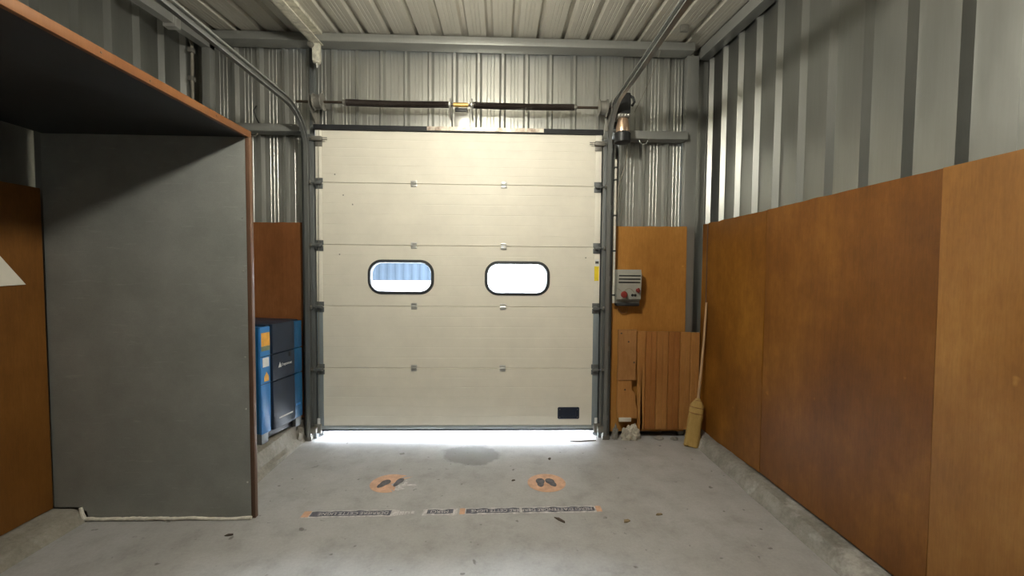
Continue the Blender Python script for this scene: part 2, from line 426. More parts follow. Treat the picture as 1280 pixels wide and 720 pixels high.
# ------------------------------------------------------------------ sectional door
door = thing('door_1', 'cream sectional overhead door with two oval windows', 'door', (-.4, 4.02, .03), kind='structure')
DX0, DX1, DY = -1.805, 1.003, 4.0
SEAM = [.125, .712, 1.332, 1.935, 2.54, 3.045]
WIN = [(-.981, 1.622), (.175, 1.618)]
def door_panel(i, x0, x1):
    z0, z1 = SEAM[i] + .0015, SEAM[i + 1] - .0015
    n = 6; P = [(DY + .004, z0), (DY, z0 + .003)]
    for k in range(1, n):
        z = z0 + (z1 - z0) * k / n
        P += [(DY, z - .004), (DY + .0011, z - .001), (DY + .0011, z + .001), (DY, z + .004)]
    P += [(DY, z1 - .003), (DY + .004, z1), (DY + .014, z1), (DY + .014, z1 + .012), (DY + .026, z1 + .012), (DY + .026, z1), (DY + .04, z1), (DY + .04, z0), (DY + .028, z0), (DY + .028, z0 + .012), (DY + .012, z0 + .012), (DY + .012, z0)]
    bm = NB(); quadify(bm, [[(x, y, z) for y, z in P] for x in (x0, x1)])
    return bm
for i in range(5):
    low = i < 2
    x0, x1 = (DX0 + .058, DX1 - .058)
    bm = door_panel(i, x0, x1)
    p = obj('door_panel', bm, 'cream', door, smooth=False)
    if i == 2:                                    # cut the two window holes
        for (cx, cz) in WIN:
            cb = NB(); prism(cb, capsule(cx, cz, .61, .305, .115), lambda u, v, d: (u, d, v), 3.9, 4.2)
            c = obj('cutter', cb, 'black', door)
            md = p.modifiers.new('b', 'BOOLEAN'); md.object = c; md.operation = 'DIFFERENCE'; md.solver = 'EXACT'
            me = bpy.data.meshes.new_from_object(p.evaluated_get(bpy.context.evaluated_depsgraph_get()))
            p.modifiers.clear(); old = p.data; p.data = me; bpy.data.meshes.remove(old); bpy.data.objects.remove(c)
        for (cx, cz) in WIN:
            bm = NB()
            o = capsule(cx, cz, .655, .345, .135); o2 = capsule(cx, cz, .64, .33, .128); inn = capsule(cx, cz, .588, .278, .105); in2 = capsule(cx, cz, .60, .29, .11)
            quadify(bm, [[(u, DY + .001, v) for u, v in o], [(u, DY - .012, v) for u, v in o2], [(u, DY - .014, v) for u, v in in2],
                         [(u, DY + .002, v) for u, v in inn], [(u, DY + .046, v) for u, v in inn], [(u, DY + .046, v) for u, v in o]], cap=False)
            w = obj('window_frame', bm, 'winrub', p)
            bm = NB(); prism(bm, capsule(cx, cz, .604, .294, .111), lambda u, v, d: (u, d, v), DY + .014, DY + .018); obj('pane', bm, 'glass', w)
    for s, xa, xb in ((-1, DX0, DX0 + .058), (1, DX1 - .058, DX1)):
        bm = NB(); box(bm, xa, xb, DY - .003 if not low else DY - .006, DY + .042, SEAM[i] + .0015, SEAM[i + 1] - .0015, .002)
        obj('end_cap', bm, 'greycap' if low else 'creamcap', p)
bm = NB(); box(bm, DX0 + .03, DX1 - .03, DY - .004, DY + .044, .092, .128, .003); rail = obj('bottom_rail', bm, 'railal', door)
bm = NB(); tube(bm, [(DX0 + .03, DY + .02, .083), (DX1 - .03, DY + .02, .083)], .02, 12); obj('bottom_seal', bm, 'rubber', rail)
# centre hinges
for i in range(1, 5):
    for cx in (-.852, .034):
        z = SEAM[i]; bm = NB()
        box(bm, cx - .03, cx + .03, DY - .006, DY - .001, z + .006, z + .032, .002); box(bm, cx - .03, cx + .03, DY - .006, DY - .001, z - .032, z - .006, .002)
        tube(bm, [(cx - .028, DY - .008, z), (cx + .028, DY - .008, z)], .007, 8)
        for sx in (-.018, .018):
            for sz in (-.02, .02): lathe(bm, (cx + sx, DY - .001, z + sz), (0, -1, 0), [(0, .006), (.009, .006), (.0105, .003)], 8)
        obj('hinge', bm, 'zinc', door)
# roller hinges at both edges
def roller_hinge(s, z, cap_low):
    xe = DX0 if s < 0 else DX1; bm = NB()
    a, b = sorted((xe - s * .015 * 0, xe - s * .072))
    box(bm, a, b, DY - .012, DY - .004, z + .004, z + .05, .002)
    box(bm, a, b, DY - .012, DY - .004, z - .055, z - .004, .002)
    box(bm, a + .008, b - .008, DY - .05, DY - .008, z - .016, z + .016, .006)
    prism(bm, [(z - .055, DY - .01), (z - .02, DY - .055), (z + .02, DY - .055), (z + .05, DY - .01)], lambda u, v, d: (d, v, u), xe - s * .01, xe - s * .016)
    tube(bm, [(xe - s * .07, DY - .038, z), (xe + s * .045, DY - .038, z)], .006, 8)
    h = obj('roller_hinge', bm, 'jamb', door)
    bm = NB(); lathe(bm, (xe + s * .028, DY - .038, z), (s, 0, 0), [(0, .012), (.002, .02), (.014, .02), (.016, .012)], 14); obj('roller', bm, 'dull', h)
for i in range(1, 5):
    for s in (-1, 1): roller_hinge(s, SEAM[i] - .008, i < 3)
for s in (-1, 1):                                       # top roller brackets with two prongs
    xe = DX0 if s < 0 else DX1; z = 2.945; bm = NB()
    a, b = sorted((xe, xe - s * .07)); box(bm, a, b, DY - .012, DY - .002, z - .06, z + .02, .003)
    a, b = sorted((xe + s * .02, xe - s * .075)); box(bm, a, b, DY - .045, DY - .01, z - .012, z + .03, .004)
    for dz in (.014, -.004): tube(bm, [(xe + s * .05, DY - .04, z + dz), (xe - s * .13, DY - .04, z + dz)], .0045, 8)
    obj('top_bracket', bm, 'dull', door)
for s in (-1, 1):                                       # bottom brackets
    xe = DX0 if s < 0 else DX1; bm = NB()
    a, b = sorted((xe + s * .03, xe - s * .04)); box(bm, a, b, DY - .03, DY - .004, .06, .15, .004)
    a, b = sorted((xe + s * .09, xe - s * .01)); box(bm, a, b, DY - .07, DY - .02, .075, .13, .006)
    tube(bm, [(xe + s * .06, DY - .045, .02), (xe + s * .06, DY - .045, .11)], .016, 10)
    br = obj('bottom_bracket', bm, 'dull', door)
    a, b = sorted((xe - s * .005, xe - s * .035)); bm = NB(); box(bm, a, b, DY - .034, DY - .03, .155, .215, .002); obj('tag', bm, 'whitelab', br, label='small white tag')
# recessed handle
bm = NB(); o = capsule(.708, .252, .222, .122, .014, 4); q = capsule(.708, .252, .21, .11, .01, 4); w = capsule(.708, .252, .15, .06, .01, 4)
quadify(bm, [[(u, DY, v) for u, v in o], [(u, DY - .009, v) for u, v in q], [(u, DY - .009, v) for u, v in w], [(u, DY - .001, v) for u, v in w]])
hd = obj('handle_plate', bm, 'navy', door, label='navy recessed handle')
for sx in (-.09, .09):
    for sz in (-.04, .04):
        bm = NB(); lathe(bm, (.708 + sx, DY - .008, .252 + sz), (0, -1, 0), [(0, .005), (.003, .005), (.004, .002)], 8); obj('screw', bm, 'dull', hd)
# stickers on the right edge of the window section
bm = NB(); box(bm, .948, .994, DY - .0042, DY - .003, 1.60, 1.745); obj('sticker', bm, 'yellow', door, label='yellow warning sticker')
bm = NB(); box(bm, .953, .996, DY - .0042, DY - .003, 1.755, 1.815); wl = obj('sticker', bm, 'whitelab', door, label='white sticker')
bm = NB(); box(bm, .957, .991, DY - .005, DY - .0042, 1.772, 1.797); obj('print', bm, 'darkmark', wl)
for (x, z) in ((-1.54, 2.42), (-1.58, 1.84), (-1.62, 2.62), (.86, 1.83), (-1.45, 2.33)):
    bm = NB(); lathe(bm, (x, DY, z), (0, -1, 0), [(0, .007), (.0015, .007), (.002, .003)], 8); obj('rivet', bm, 'dull', door)

# ------------------------------------------------------------------ tracks
def track_path(zrail, yend, zv0):
    R = .38; yv = DY - .045; P = [(yv, zv0)]
    for k in range(13):
        a = PI / 2 * k / 12; P.append((yv - R + R * math.cos(a), zrail - R + R * math.sin(a)))
    P.append((yend, zrail)); return P
def sweep_yz(bm, prof, path):
    rings = []
    for i, (y, z) in enumerate(path):
        a = Vector(path[max(i - 1, 0)]); b = Vector(path[min(i + 1, len(path) - 1)]); d = (b - a).normalized(); nrm = Vector((-d.y, d.x))
        rings.append([(px, y + nrm.x * pn, z + nrm.y * pn) for px, pn in prof])
    quadify(bm, rings)
for s, xc, zr, side in ((-1, -1.862, 3.165, 'left'), (1, 1.062, 3.262, 'right')):
    t = thing('door_track', f'galvanised door track curving from upright to overhead on the {side} of the door', 'door track', (xc, 3.955, 0))
    # C-profile opening towards the door
    e = .003; w = .029; d = .03
    C = [(-s * d, -w), (s * 0, -w), (s * 0.002, w), (-s * d, w), (-s * d, w - .008), (-s * (d - e), w - .008), (-s * (d - e), w - e), (-s * e, w - e), (-s * e, -w + e), (-s * (d - e), -w + e), (-s * (d - e), -w + .008), (-s * d, -w + .008)]
    prof = [(xc + .016 * s + a, b) for a, b in C]
    path = track_path(zr, -1.2, .04)
    bm = NB(); sweep_yz(bm, prof, path[:2]); obj('upright', bm, 'track', t)
    bm = NB(); sweep_yz(bm, prof, path[1:14]); obj('curve', bm, 'track', t)
    bm = NB(); sweep_yz(bm, prof, path[13:]); hr = obj('overhead_run', bm, 'track', t)
    # stiffening angle along the overhead run
    bm = NB(); a, b = sorted((xc + .02 * s, xc + .062 * s)); box(bm, a, b, -1.2, 3.46, zr + .026, zr + .031); a, b = sorted((xc + .02 * s, xc + .024 * s)); box(bm, a, b, -1.2, 3.46, zr + .03, zr + .062)
    obj('stiffener', bm, 'beam', hr)
    # upright fixing angle and its brackets
    bm = NB(); a, b = sorted((xc + .02 * s, xc + .026 * s)); box(bm, a, b, 3.925, 3.985, .04, 2.95); a, b = sorted((xc + .02 * s, xc + .06 * s)); box(bm, a, b, 3.978, 3.984, .04, 2.95)
    up = obj('fixing_angle', bm, 'jamb', t)
    for z in (.2, .9, 1.6, 2.3, 2.85):
        bm = NB(); a, b = sorted((xc + .018 * s, xc + .03 * s)); box(bm, a, b, 3.93, 3.984, z, z + .05, .003); obj('bracket', bm, 'zinc', up)
    bm = NB(); a, b = sorted((xc - .02 * s, xc + .05 * s)); box(bm, a, b, 3.93, 3.984, 0, .045, .004); obj('foot', bm, 'dull', t)
    for y in (.6, 2.0):
        bm = NB(); box(bm, xc + .03 * s - .018, xc + .03 * s + .018, y - .003, y + .003, zr + .03, roofz(y) - .002); obj('hanger', bm, 'zinc', t)

# ------------------------------------------------------------------ torsion shaft
SY, SZ = 3.955, 3.294
t = thing('torsion_spring_assembly', 'horizontal shaft with two dark torsion springs and end drums above the door', 'door spring', (-.39, 4.1, 3.2))
bm = NB(); tube(bm, [(-1.96, SY, SZ), (1.098, SY, SZ)], .0125, 12); obj('shaft', bm, 'shaft', t)
def coil(x0, x1, sag):
    bm = NB(); L = abs(x1 - x0); pitch = .0088; turns = int(L / pitch); nseg = 12; pts = []
    for k in range(turns * nseg + 1):
        a = 2 * PI * k / nseg; u = k / (turns * nseg); r = .0285
        pts.append((x0 + (x1 - x0) * u, SY + r * math.cos(a), SZ - sag * math.sin(PI * u) + r * math.sin(a)))
    # explicit frame: ring in the plane of radius and X
    rings = []
    for k, p in enumerate(pts):
        a = 2 * PI * k / nseg; rad = Vector((0, math.cos(a), math.sin(a)))
        rings.append([Vector(p) + rad * .0042 * math.cos(b) + Vector((1, 0, 0)) * .0042 * math.sin(b) for b in (0, 2 * PI / 5, 4 * PI / 5, 6 * PI / 5, 8 * PI / 5)])
    quadify(bm, rings); return bm
for x0, x1 in ((-1.49, -.51), (-.27, .71)):
    sp = obj('spring', coil(x0, x1, .006), 'spring', t)
    for xe, sgn in ((x0, 1), (x1, -1)):
        bm = NB(); lathe(bm, (xe - sgn * .03, SY, SZ), (sgn, 0, 0), [(0, .02), (.004, .026), (.02, .026), (.024, .03), (.05, .028)], 18); obj('winding_cone', bm, 'dull', sp)
for xc in (-1.748, .996):
    bm = NB(); lathe(bm, (xc - .05, SY, SZ), (1, 0, 0), [(0, .03), (.005, .072), (.012, .078), (.02, .066), (.03, .063), (.04, .066), (.05, .063), (.06, .066), (.075, .066), (.085, .08), (.092, .078), (.1, .03)], 28)
    dr = obj('cable_drum', bm, 'dull', t)
    s = -1 if xc < 0 else 1
    bm = NB(); tube(bm, [(xc + .02 * s, SY + .066, SZ), (xc + .02 * s, SY + .03, 2.9), (xc + .035 * s, DY - .03, .12)], .0022, 6); obj('lifting_cable', bm, 'cable', dr)
    bm = NB(); xp = xc + .075 * s; prism(bm, [(SZ - .06, SY - .05), (SZ + .06, SY - .05), (SZ + .06, 4.06), (SZ - .18, 4.06)], lambda u, v, d: (d, v, u), xp - .003, xp + .003)
    box(bm, xp - .03, xp + .03, 4.045, 4.06, SZ - .19, SZ + .07, .003)
    obj('end_bracket', bm, 'dull', t)
# centre bearing bracket
bm = NB(); box(bm, -.47, -.31, 4.085, 4.108, 3.10, 3.315, .003); cp = obj('centre_plate', bm, 'zinc', t)
for xp in (-.495, -.285):
    bm = NB(); lathe(bm, (xp - .006, SY, SZ), (1, 0, 0), [(0, .04), (.002, .056), (.010, .056), (.012, .04)], 20)
    prism(bm, [(SZ - .05, SY), (SZ + .05, SY), (SZ + .08, SY + .03), (SZ + .04, 4.10), (SZ - .09, 4.10)], lambda u, v, d: (d, v, u), xp - .004, xp + .004)
    obj('side_plate', bm, 'zinc', cp)
bm = NB(); tube(bm, [(-.46, SY, SZ), (-.32, SY, SZ)], .022, 14); obj('bearing_sleeve', bm, 'brass', cp)
bm = NB(); box(bm, -.45, -.33, SY + .02, SY + .05, SZ - .05, SZ - .02, .004); obj('bearing_block', bm, 'black', cp)

# ------------------------------------------------------------------ drive motor
t = thing('drive_motor', 'black door drive unit with copper motor can beside the right track', 'motor', (1.16, 3.985, 2.93))
bm = NB(); box(bm, 1.10, 1.225, 3.80, 3.985, 3.185, 3.385, .018); box(bm, 1.092, 1.102, 3.86, 3.97, 3.21, 3.35, .003); lathe(bm, (1.225, SY - .05, SZ + .01), (1, 0, 0), [(0, .06), (.012, .058), (.016, .045)], 20)
gb = obj('gearbox', bm, 'black', t)
bm = NB(); tube(bm, [(1.21, 3.82, 3.36), (1.25, 3.82, 3.34), (1.262, 3.82, 3.30), (1.24, 3.82, 3.265)], .012, 10); obj('release_lever', bm, 'black', gb)
bm = NB(); box(bm, 1.098, 1.215, 3.795, 3.93, 3.15, 3.187, .006); fl = obj('flange', bm, 'dull', t)
for x in (1.113, 1.14, 1.172, 1.2):
    bm = NB(); lathe(bm, (x, 3.795, 3.168), (0, -1, 0), [(0, .010), (.008, .010), (.011, .005)], 10); obj('bolt', bm, 'zinc', fl)
bm = NB(); lathe(bm, (1.165, 3.855, 3.02), (0, 0, 1), [(0, .062), (.004, .064), (.06, .062), (.11, .05), (.135, .046)], 28); obj('motor_can', bm, 'copper', t)
bm = NB(); lathe(bm, (1.165, 3.855, 2.925), (0, 0, 1), [(0, .06), (.008, .074), (.085, .076), (.1, .064)], 28); obj('end_cover', bm, 'black', t)
bm = NB(); box(bm, 1.10, 1.225, 3.935, 3.985, 3.10, 3.19, .004); obj('mounting_plate', bm, 'jamb', t)
bm = NB(); tube(bm, [(1.205, 3.9, 3.02), (1.235, 3.93, 2.95), (1.245, 3.96, 2.85), (1.22, 3.975, 2.7), (1.17, 3.978, 2.55), (1.165, 3.975, 2.3)], .005, 8); obj('cable', bm, 'cable', t)

# ------------------------------------------------------------------ control box and its conduit
t = thing('control_box', 'grey door control box with vent slots and red buttons on the back board', 'control box', (1.27, 4.02, 1.41))
bm = NB(); box(bm, 1.154, 1.40, 3.955, 4.02, 1.375, 1.715, .01); hs = obj('housing', bm, 'boxgrey', t)
bm = NB(); prism(bm, [(3.955, 1.40), (3.915, 1.425), (3.90, 1.66), (3.918, 1.715), (3.955, 1.715)], lambda u, v, d: (d, u, v), 1.156, 1.396)
cv = obj('cover', bm, 'boxgrey', t)
yc = lambda z: 3.915 - .015 * (z - 1.425) / .235
for z in (1.655, 1.622, 1.589):
    bm = NB(); box(bm, 1.17, 1.385, yc(z) - .003, yc(z) + .006, z - .0065, z + .0065, .002); obj('vent_slot', bm, 'black', cv)
bm = NB(); prev = []
tube(bm, [(1.155 + .01 * k, yc(1.53 - .05 * math.sin(PI * k / 24)) - .002, 1.53 - .045 * (1 - abs(math.sin(PI * k / 12 + PI / 2)) if 1 else 0)) for k in range(24)], .003, 6); obj('moulded_line', bm, 'cable', cv)
bm = NB(); lathe(bm, (1.222, yc(1.47), 1.47), (0, -1, 0), [(0, .024), (.012, .024), (.013, .032), (.024, .033), (.03, .028), (.033, .012)], 22); obj('stop_button', bm, 'red', cv)
bm = NB(); lathe(bm, (1.363, yc(1.515), 1.512), (0, -1, 0), [(0, .021), (.015, .021), (.02, .015)], 18); box(bm, 1.355, 1.371, yc(1.515) - .03, yc(1.515) - .018, 1.488, 1.536, .003); obj('isolator_knob', bm, 'red', cv)
for x in (1.31, 1.338):
    bm = NB(); lathe(bm, (x, yc(1.465), 1.463), (0, -1, 0), [(0, .013), (.008, .013), (.011, .009)], 14); obj('push_button', bm, 'black', cv)
bm = NB(); box(bm, 1.158, 1.392, 3.93, 4.015, 1.352, 1.385, .01); obj('gland_tray', bm, 'black', t)
bm = NB(); tube(bm, [(1.19, 3.99, 1.36), (1.20, 4.0, 1.31), (1.24, 4.005, 1.275), (1.285, 4.005, 1.28), (1.30, 4.0, 1.33), (1.30, 3.99, 1.36)], .0035, 8); obj('cable_loop', bm, 'cord', t)
t = thing('conduit', 'white plastic conduit running upright beside the right door track', 'conduit', (1.135, 3.975, 1.39))
bm = NB(); tube(bm, [(1.138, 3.965, 1.38), (1.138, 3.965, 2.80)], .0125, 12); obj('pipe', bm, 'whitepipe', t)
for z in (1.46, 1.9, 2.25, 2.6, 2.72):
    bm = NB(); tube(bm, [(1.138, 3.965, z - .008), (1.138, 3.965, z + .008)], .0155, 12); box(bm, 1.124, 1.152, 3.966, 3.986, z - .007, z + .007); obj('clip', bm, 'black', t)

# ------------------------------------------------------------------ plywood sheets
def sheet(name, P00, P10, P01, P11, thick, mat, label, nu=30, nv=40, wav=.003, jag=.006, seed=0., bow=0.):
    """P00 bottom start, P10 bottom end, P01 top start, P11 top end; thickness goes away from the room side"""
    P00, P10, P01, P11, thick = map(Vector, (P00, P10, P01, P11, thick)); n = thick.normalized(); bm = NB()
    def pt(u, v):
        p = (P00 * (1 - u) + P10 * u) * (1 - v) + (P01 * (1 - u) + P11 * u) * v
        k = mnoise.noise(Vector((u * 2.3 + seed, v * 3.1, seed))) * wav
        e = 0
        if v in (0, 1): e = mnoise.noise(Vector((u * 9 + seed * 3, v * 5, 1))) * jag
        return p - n * (k + bow * math.sin(PI * u) * .5 + wav) + Vector((0, 0, e))
    G = [[bm.verts.new(pt(i / nu, j / nv)) for i in range(nu + 1)] for j in range(nv + 1)]
    B = [[bm.verts.new(pt(i / nu, j / nv) + thick) for i in range(nu + 1)] for j in (0, nv)]
    for j in range(nv):
        for i in range(nu): bm.faces.new((G[j][i], G[j][i + 1], G[j + 1][i + 1], G[j + 1][i]))
    for row, b in ((G[0], B[0]), (G[nv], B[1])):
        for i in range(nu): bm.faces.new((row[i], row[i + 1], b[i + 1], b[i]))
    bm.faces.new([B[0][i] for i in range(nu + 1)] + [B[1][i] for i in reversed(range(nu + 1))])
    for i in (0, nu): bm.faces.new([G[j][i] for j in range(nv + 1)] + [B[1][i], B[0][i]])
    return obj(name, bm, mat, label=label, cat='plywood')
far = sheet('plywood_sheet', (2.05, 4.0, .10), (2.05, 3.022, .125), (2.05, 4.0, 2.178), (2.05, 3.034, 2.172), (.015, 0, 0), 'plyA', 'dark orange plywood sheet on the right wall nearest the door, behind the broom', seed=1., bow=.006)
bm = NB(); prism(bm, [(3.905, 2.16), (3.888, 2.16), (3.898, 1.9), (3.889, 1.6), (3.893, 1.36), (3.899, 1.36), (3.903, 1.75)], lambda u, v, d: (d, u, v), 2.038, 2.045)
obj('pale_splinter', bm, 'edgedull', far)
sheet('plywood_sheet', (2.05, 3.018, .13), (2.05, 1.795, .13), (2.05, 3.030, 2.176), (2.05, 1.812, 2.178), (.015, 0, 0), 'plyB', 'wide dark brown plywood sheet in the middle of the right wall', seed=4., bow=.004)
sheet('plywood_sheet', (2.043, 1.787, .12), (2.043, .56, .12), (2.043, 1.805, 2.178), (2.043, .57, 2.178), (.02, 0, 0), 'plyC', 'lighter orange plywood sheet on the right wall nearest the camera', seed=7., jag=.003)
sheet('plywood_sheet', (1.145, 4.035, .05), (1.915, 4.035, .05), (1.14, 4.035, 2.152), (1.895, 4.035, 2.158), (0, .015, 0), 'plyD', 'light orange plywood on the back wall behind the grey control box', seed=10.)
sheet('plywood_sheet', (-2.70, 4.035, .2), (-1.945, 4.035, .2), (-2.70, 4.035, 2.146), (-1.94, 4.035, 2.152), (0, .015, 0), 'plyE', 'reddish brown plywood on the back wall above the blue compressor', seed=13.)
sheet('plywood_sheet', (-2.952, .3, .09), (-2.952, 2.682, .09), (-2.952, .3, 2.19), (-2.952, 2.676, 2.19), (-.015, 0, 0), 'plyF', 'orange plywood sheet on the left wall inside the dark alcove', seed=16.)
bm = NB(); prism(bm, [(2.572, 1.577), (2.25, 2.03), (2.25, 1.562)], lambda u, v, d: (d, u, v), -2.945, -2.941)
obj('card', bm, 'card', label='off-white card with a slanted edge fixed to the left alcove plywood', cat='card', smooth=False)

# ------------------------------------------------------------------ planks by the right jamb
t = thing('plank_panel', 'low panel of upright brown tongue and groove boards right of the door', 'plank panel', (1.72, 3.99, .0))
edges = [1.385, 1.48, 1.592, 1.712, 1.832, 1.94, 2.035]
for i in range(6):
    bm = NB(); z0 = .094 + random.uniform(-.004, .004); z1 = 1.096 - .002 * i + random.uniform(-.003, .003); x0, x1 = edges[i] + .0015, edges[i + 1] - .0015
    dx = .03 if i == 0 else 0
    mid = (x0 + x1) / 2
    prof = lambda xa, xb: [(xa, 3.994), (xa, 3.978), (xa + .006, 3.968), ((xa + xb) / 2 - .003, 3.968), ((xa + xb) / 2, 3.972), ((xa + xb) / 2 + .003, 3.968), (xb - .006, 3.968), (xb, 3.978), (xb, 3.994)]
    rings = []
    for k in range(9):
        z = z0 + (z1 - z0) * k / 8; j = mnoise.noise(Vector((i * 3.3, z * 6, 2))) * .004 if i == 0 else 0
        rings.append([(x + (dx * (1 - k / 8) if (x < mid and i == 0) else 0) + (j if x < mid else 0), y, z) for x, y in prof(x0, x1)])
    quadify(bm, rings); obj('board', bm, ('plank', 'plankdark', 'plank', 'plankdark', 'plank', 'plank')[i], t)
bm = NB(); box(bm, 1.42, 2.02, 3.995, 4.02, .2, .29, .003); obj('batten', bm, 'plank', t); bm = NB(); box(bm, 1.42, 2.02, 3.995, 4.02, .9, .98, .003); obj('batten', bm, 'plank', t)
t = thing('worn_board', 'paler cracked short board at the left end of the plank panel', 'board', (1.285, 3.98, .13))
bm = NB(); rings = []
for k in range(13):
    z = .60 + .51 * k / 12; l = 1.196 + mnoise.noise(Vector((z * 7, 3, 1))) * .006; r = 1.382 + mnoise.noise(Vector((z * 9, 8, 1))) * .005
    rings.append([(l, 3.992), (l, 3.968), (l + .004, 3.964), (r - .004, 3.964), (r, 3.968), (r, 3.992)]); rings[-1] = [(x, y, z) for x, y in rings[-1]]
quadify(bm, rings); obj('upper_piece', bm, 'oldplank', t)
bm = NB(); rings = []
for k in range(13):
    z = .205 + .39 * k / 12; l = 1.2 + mnoise.noise(Vector((z * 7, 5, 1))) * .008; r = 1.372 + .035 * (1 - k / 12) + mnoise.noise(Vector((z * 9, 11, 1))) * .01 - (.03 if k > 8 else 0)
    rings.append([(x, y, z) for x, y in ((l, 3.996), (l, 3.976), (l + .004, 3.972), (r - .004, 3.972), (r, 3.976), (r, 3.996))])
quadify(bm, rings); lp = obj('lower_piece', bm, 'plank', t)
for x, z in ((1.225, 1.075), (1.30, .99), (1.275, .5), (1.36, .78)):
    bm = NB(); lathe(bm, (x, 3.972 if z < .6 else 3.965, z), (0, -1, 0), [(0, .009), (.002, .009), (.0025, .004)], 9); obj('knot', bm, 'wood', t)
bm = NB(); box(bm, 1.216, 1.34, 3.955, 3.972, .176, .216, .003)
obj('wood_offcut', bm, 'card', label='small white block at the foot of the worn board', cat='block')
# broken mortar at the foot of the right jamb
def lump(c, r, seed, sub=3, flat_z=None):
    b = bmesh.new(); bmesh.ops.create_icosphere(b, subdivisions=sub, radius=1)
    for v in b.verts:
        k = 1 + .5 * mnoise.noise(v.co * 2.0 + Vector((seed, seed, 0))) + .28 * mnoise.noise(v.co * 5 + Vector((seed, 0, 0)))
        v.co = Vector((c[0] + v.co.x * r[0] * k, c[1] + v.co.y * r[1] * k, max(.0, c[2] + v.co.z * r[2] * k)))
    return b
b1 = lump((1.178, 3.965, .03), (.028, .03, .10), 4., 4); pass
obj('mortar_lump', b1, 'kerb', label='dirty grey mortar heaped at the foot of the right door jamb', cat='mortar', smooth=False)
obj('mortar_lump', lump((1.335, 3.955, .01), (.088, .045, .125), 31.7, 4), 'plaster', label='broken pale mortar heaped under the worn board right of the door', cat='mortar', smooth=False)
obj('mortar_lump', lump((-1.965, 3.90, .06), (.05, .05, .11), 14.), 'plinth', label='crumbling grey mortar at the foot of the left door jamb', cat='mortar', smooth=False)
for i, (x, y, r, lab) in enumerate(((1.62, 3.95, .035, 'grey rubble chip under the plank panel, leftmost of two'), (1.78, 3.94, .028, 'grey rubble chip under the plank panel beside the broom'))):
    obj('rubble', lump((x, y, r * .3), (r * 1.4, r, r * .7), 20. + i, 2), 'kerb', label=lab, cat='rubble', smooth=False)

# ------------------------------------------------------------------ broom
t = thing('broom', 'straw broom with pale stick leaning on plywood in the right corner', 'broom', (1.86, 3.79, 0))
top = Vector((2.03, 3.86, 1.40)); neck = Vector((1.957, 3.825, .46)); foot = Vector((1.868, 3.77, .004))
bm = NB(); tube(bm, [top, top * .6 + neck * .4 + Vector((.006, 0, 0)), top * .25 + neck * .75 + Vector((.004, 0, 0)), neck, neck + (neck - top) * .04], [.0095, .011, .0125, .014, .014], 12); obj('stick', bm, 'broomstick', t)
bm = NB(); rings = []
ax = (foot - neck).normalized(); side = Vector((.93, -.36, .0)).normalized(); side = (side - ax * side.dot(ax)).normalized(); thk = ax.cross(side)
for k in range(15):
    u = k / 14; c = neck.lerp(foot, u); hw = .016 + (.044 if u > .16 else .044 * u / .16) + .006 * u; ht = .016 + .022 * min(1, u * 2.2) - .006 * u
    if u > .85: c = c
    rings.append([c + side * hw * math.cos(2 * PI * a / 40) * (1 + .05 * math.sin(a * 9 + k) + .10 * mnoise.noise(Vector((a * .6, k * .25, 5)))) + thk * ht * math.sin(2 * PI * a / 40) * (1 + .16 * math.sin(a * 13)) for a in range(40)])
for p in range(40):
    q = rings[-1][p]; rings[-1][p] = Vector((q.x, q.y, max(.002, q.z + .05 * abs(q.x - 1.94) * 0 + .035 * mnoise.noise(Vector((p * .9, 0, 0))))))
quadify(bm, rings); br = obj('bristles', bm, 'straw', t)
for u in (.05, .2, .32):
    c = neck.lerp(foot, u); hw = (.016 + (.044 if u > .16 else .044 * u / .16) + .006 * u) * 1.03 + .002; ht = (.016 + .022 * min(1, u * 2.2)) + .002
    bm = NB(); pts = [c + side * hw * math.cos(2 * PI * a / 28) + thk * ht * math.sin(2 * PI * a / 28) for a in range(29)]; tube(bm, pts, .0028, 6, cap=False); obj('binding', bm, 'cord', br)

# ------------------------------------------------------------------ grey booth: dark board wall with a deep canopy
PYW = 2.694
t = thing('board_booth', 'dark grey board booth with deep orange-edged canopy on the left', 'booth', (-2.3, 2.7, 0))
bm = NB(); prism(bm, [(-2.955, .09), (-2.955, 2.545), (-1.668, 2.545), (-1.668, .004), (-2.73, .004), (-2.745, .06), (-2.80, .088)], lambda u, v, d: (u, d, v), PYW, PYW + .02)
bp = obj('back_panel', bm, 'grey', t, smooth=False)
bm = NB(); box(bm, -1.668, -1.64, PYW - .001, PYW + .03, .002, 2.545, .002); obj('edge_strip', bm, 'edgedull', bp)
for z in (2.02, 1.67, 1.1, .75, .25):
    bm = NB(); lathe(bm, (-1.69, PYW, z), (0, -1, 0), [(0, .006), (.002, .006), (.003, .002)], 8); obj('screw', bm, 'zinc', bp)
bm = NB(); pts = []
for k in range(70):
    u = k / 69; x = -2.75 + (1.09) * u
    pts.append((x, PYW - .012, .012 + .012 * mnoise.noise(Vector((x * 3, 1, 2))) + .006 * mnoise.noise(Vector((x * 9, 1, 2)))))
pts = [(-2.775, PYW - .01, .09), (-2.765, PYW - .012, .05)] + pts
tube(bm, pts, [.010 + .006 * abs(mnoise.noise(Vector((k * .35, 3, 3)))) for k in range(len(pts))], 8); obj('foam_bead', bm, 'caulk', bp, label='white foam bead along the foot')
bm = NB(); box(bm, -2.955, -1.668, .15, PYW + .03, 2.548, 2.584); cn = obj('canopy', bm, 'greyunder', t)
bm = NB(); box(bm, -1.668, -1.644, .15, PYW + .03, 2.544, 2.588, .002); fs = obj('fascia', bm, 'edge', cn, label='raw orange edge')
for y in (1.73, 1.96, 2.4):
    bm = NB(); lathe(bm, (-1.644, y, 2.566 + .006 * math.sin(y * 9)), (1, 0, 0), [(0, .004), (.0015, .004), (.002, .002)], 8); obj('nail', bm, 'wood', fs)

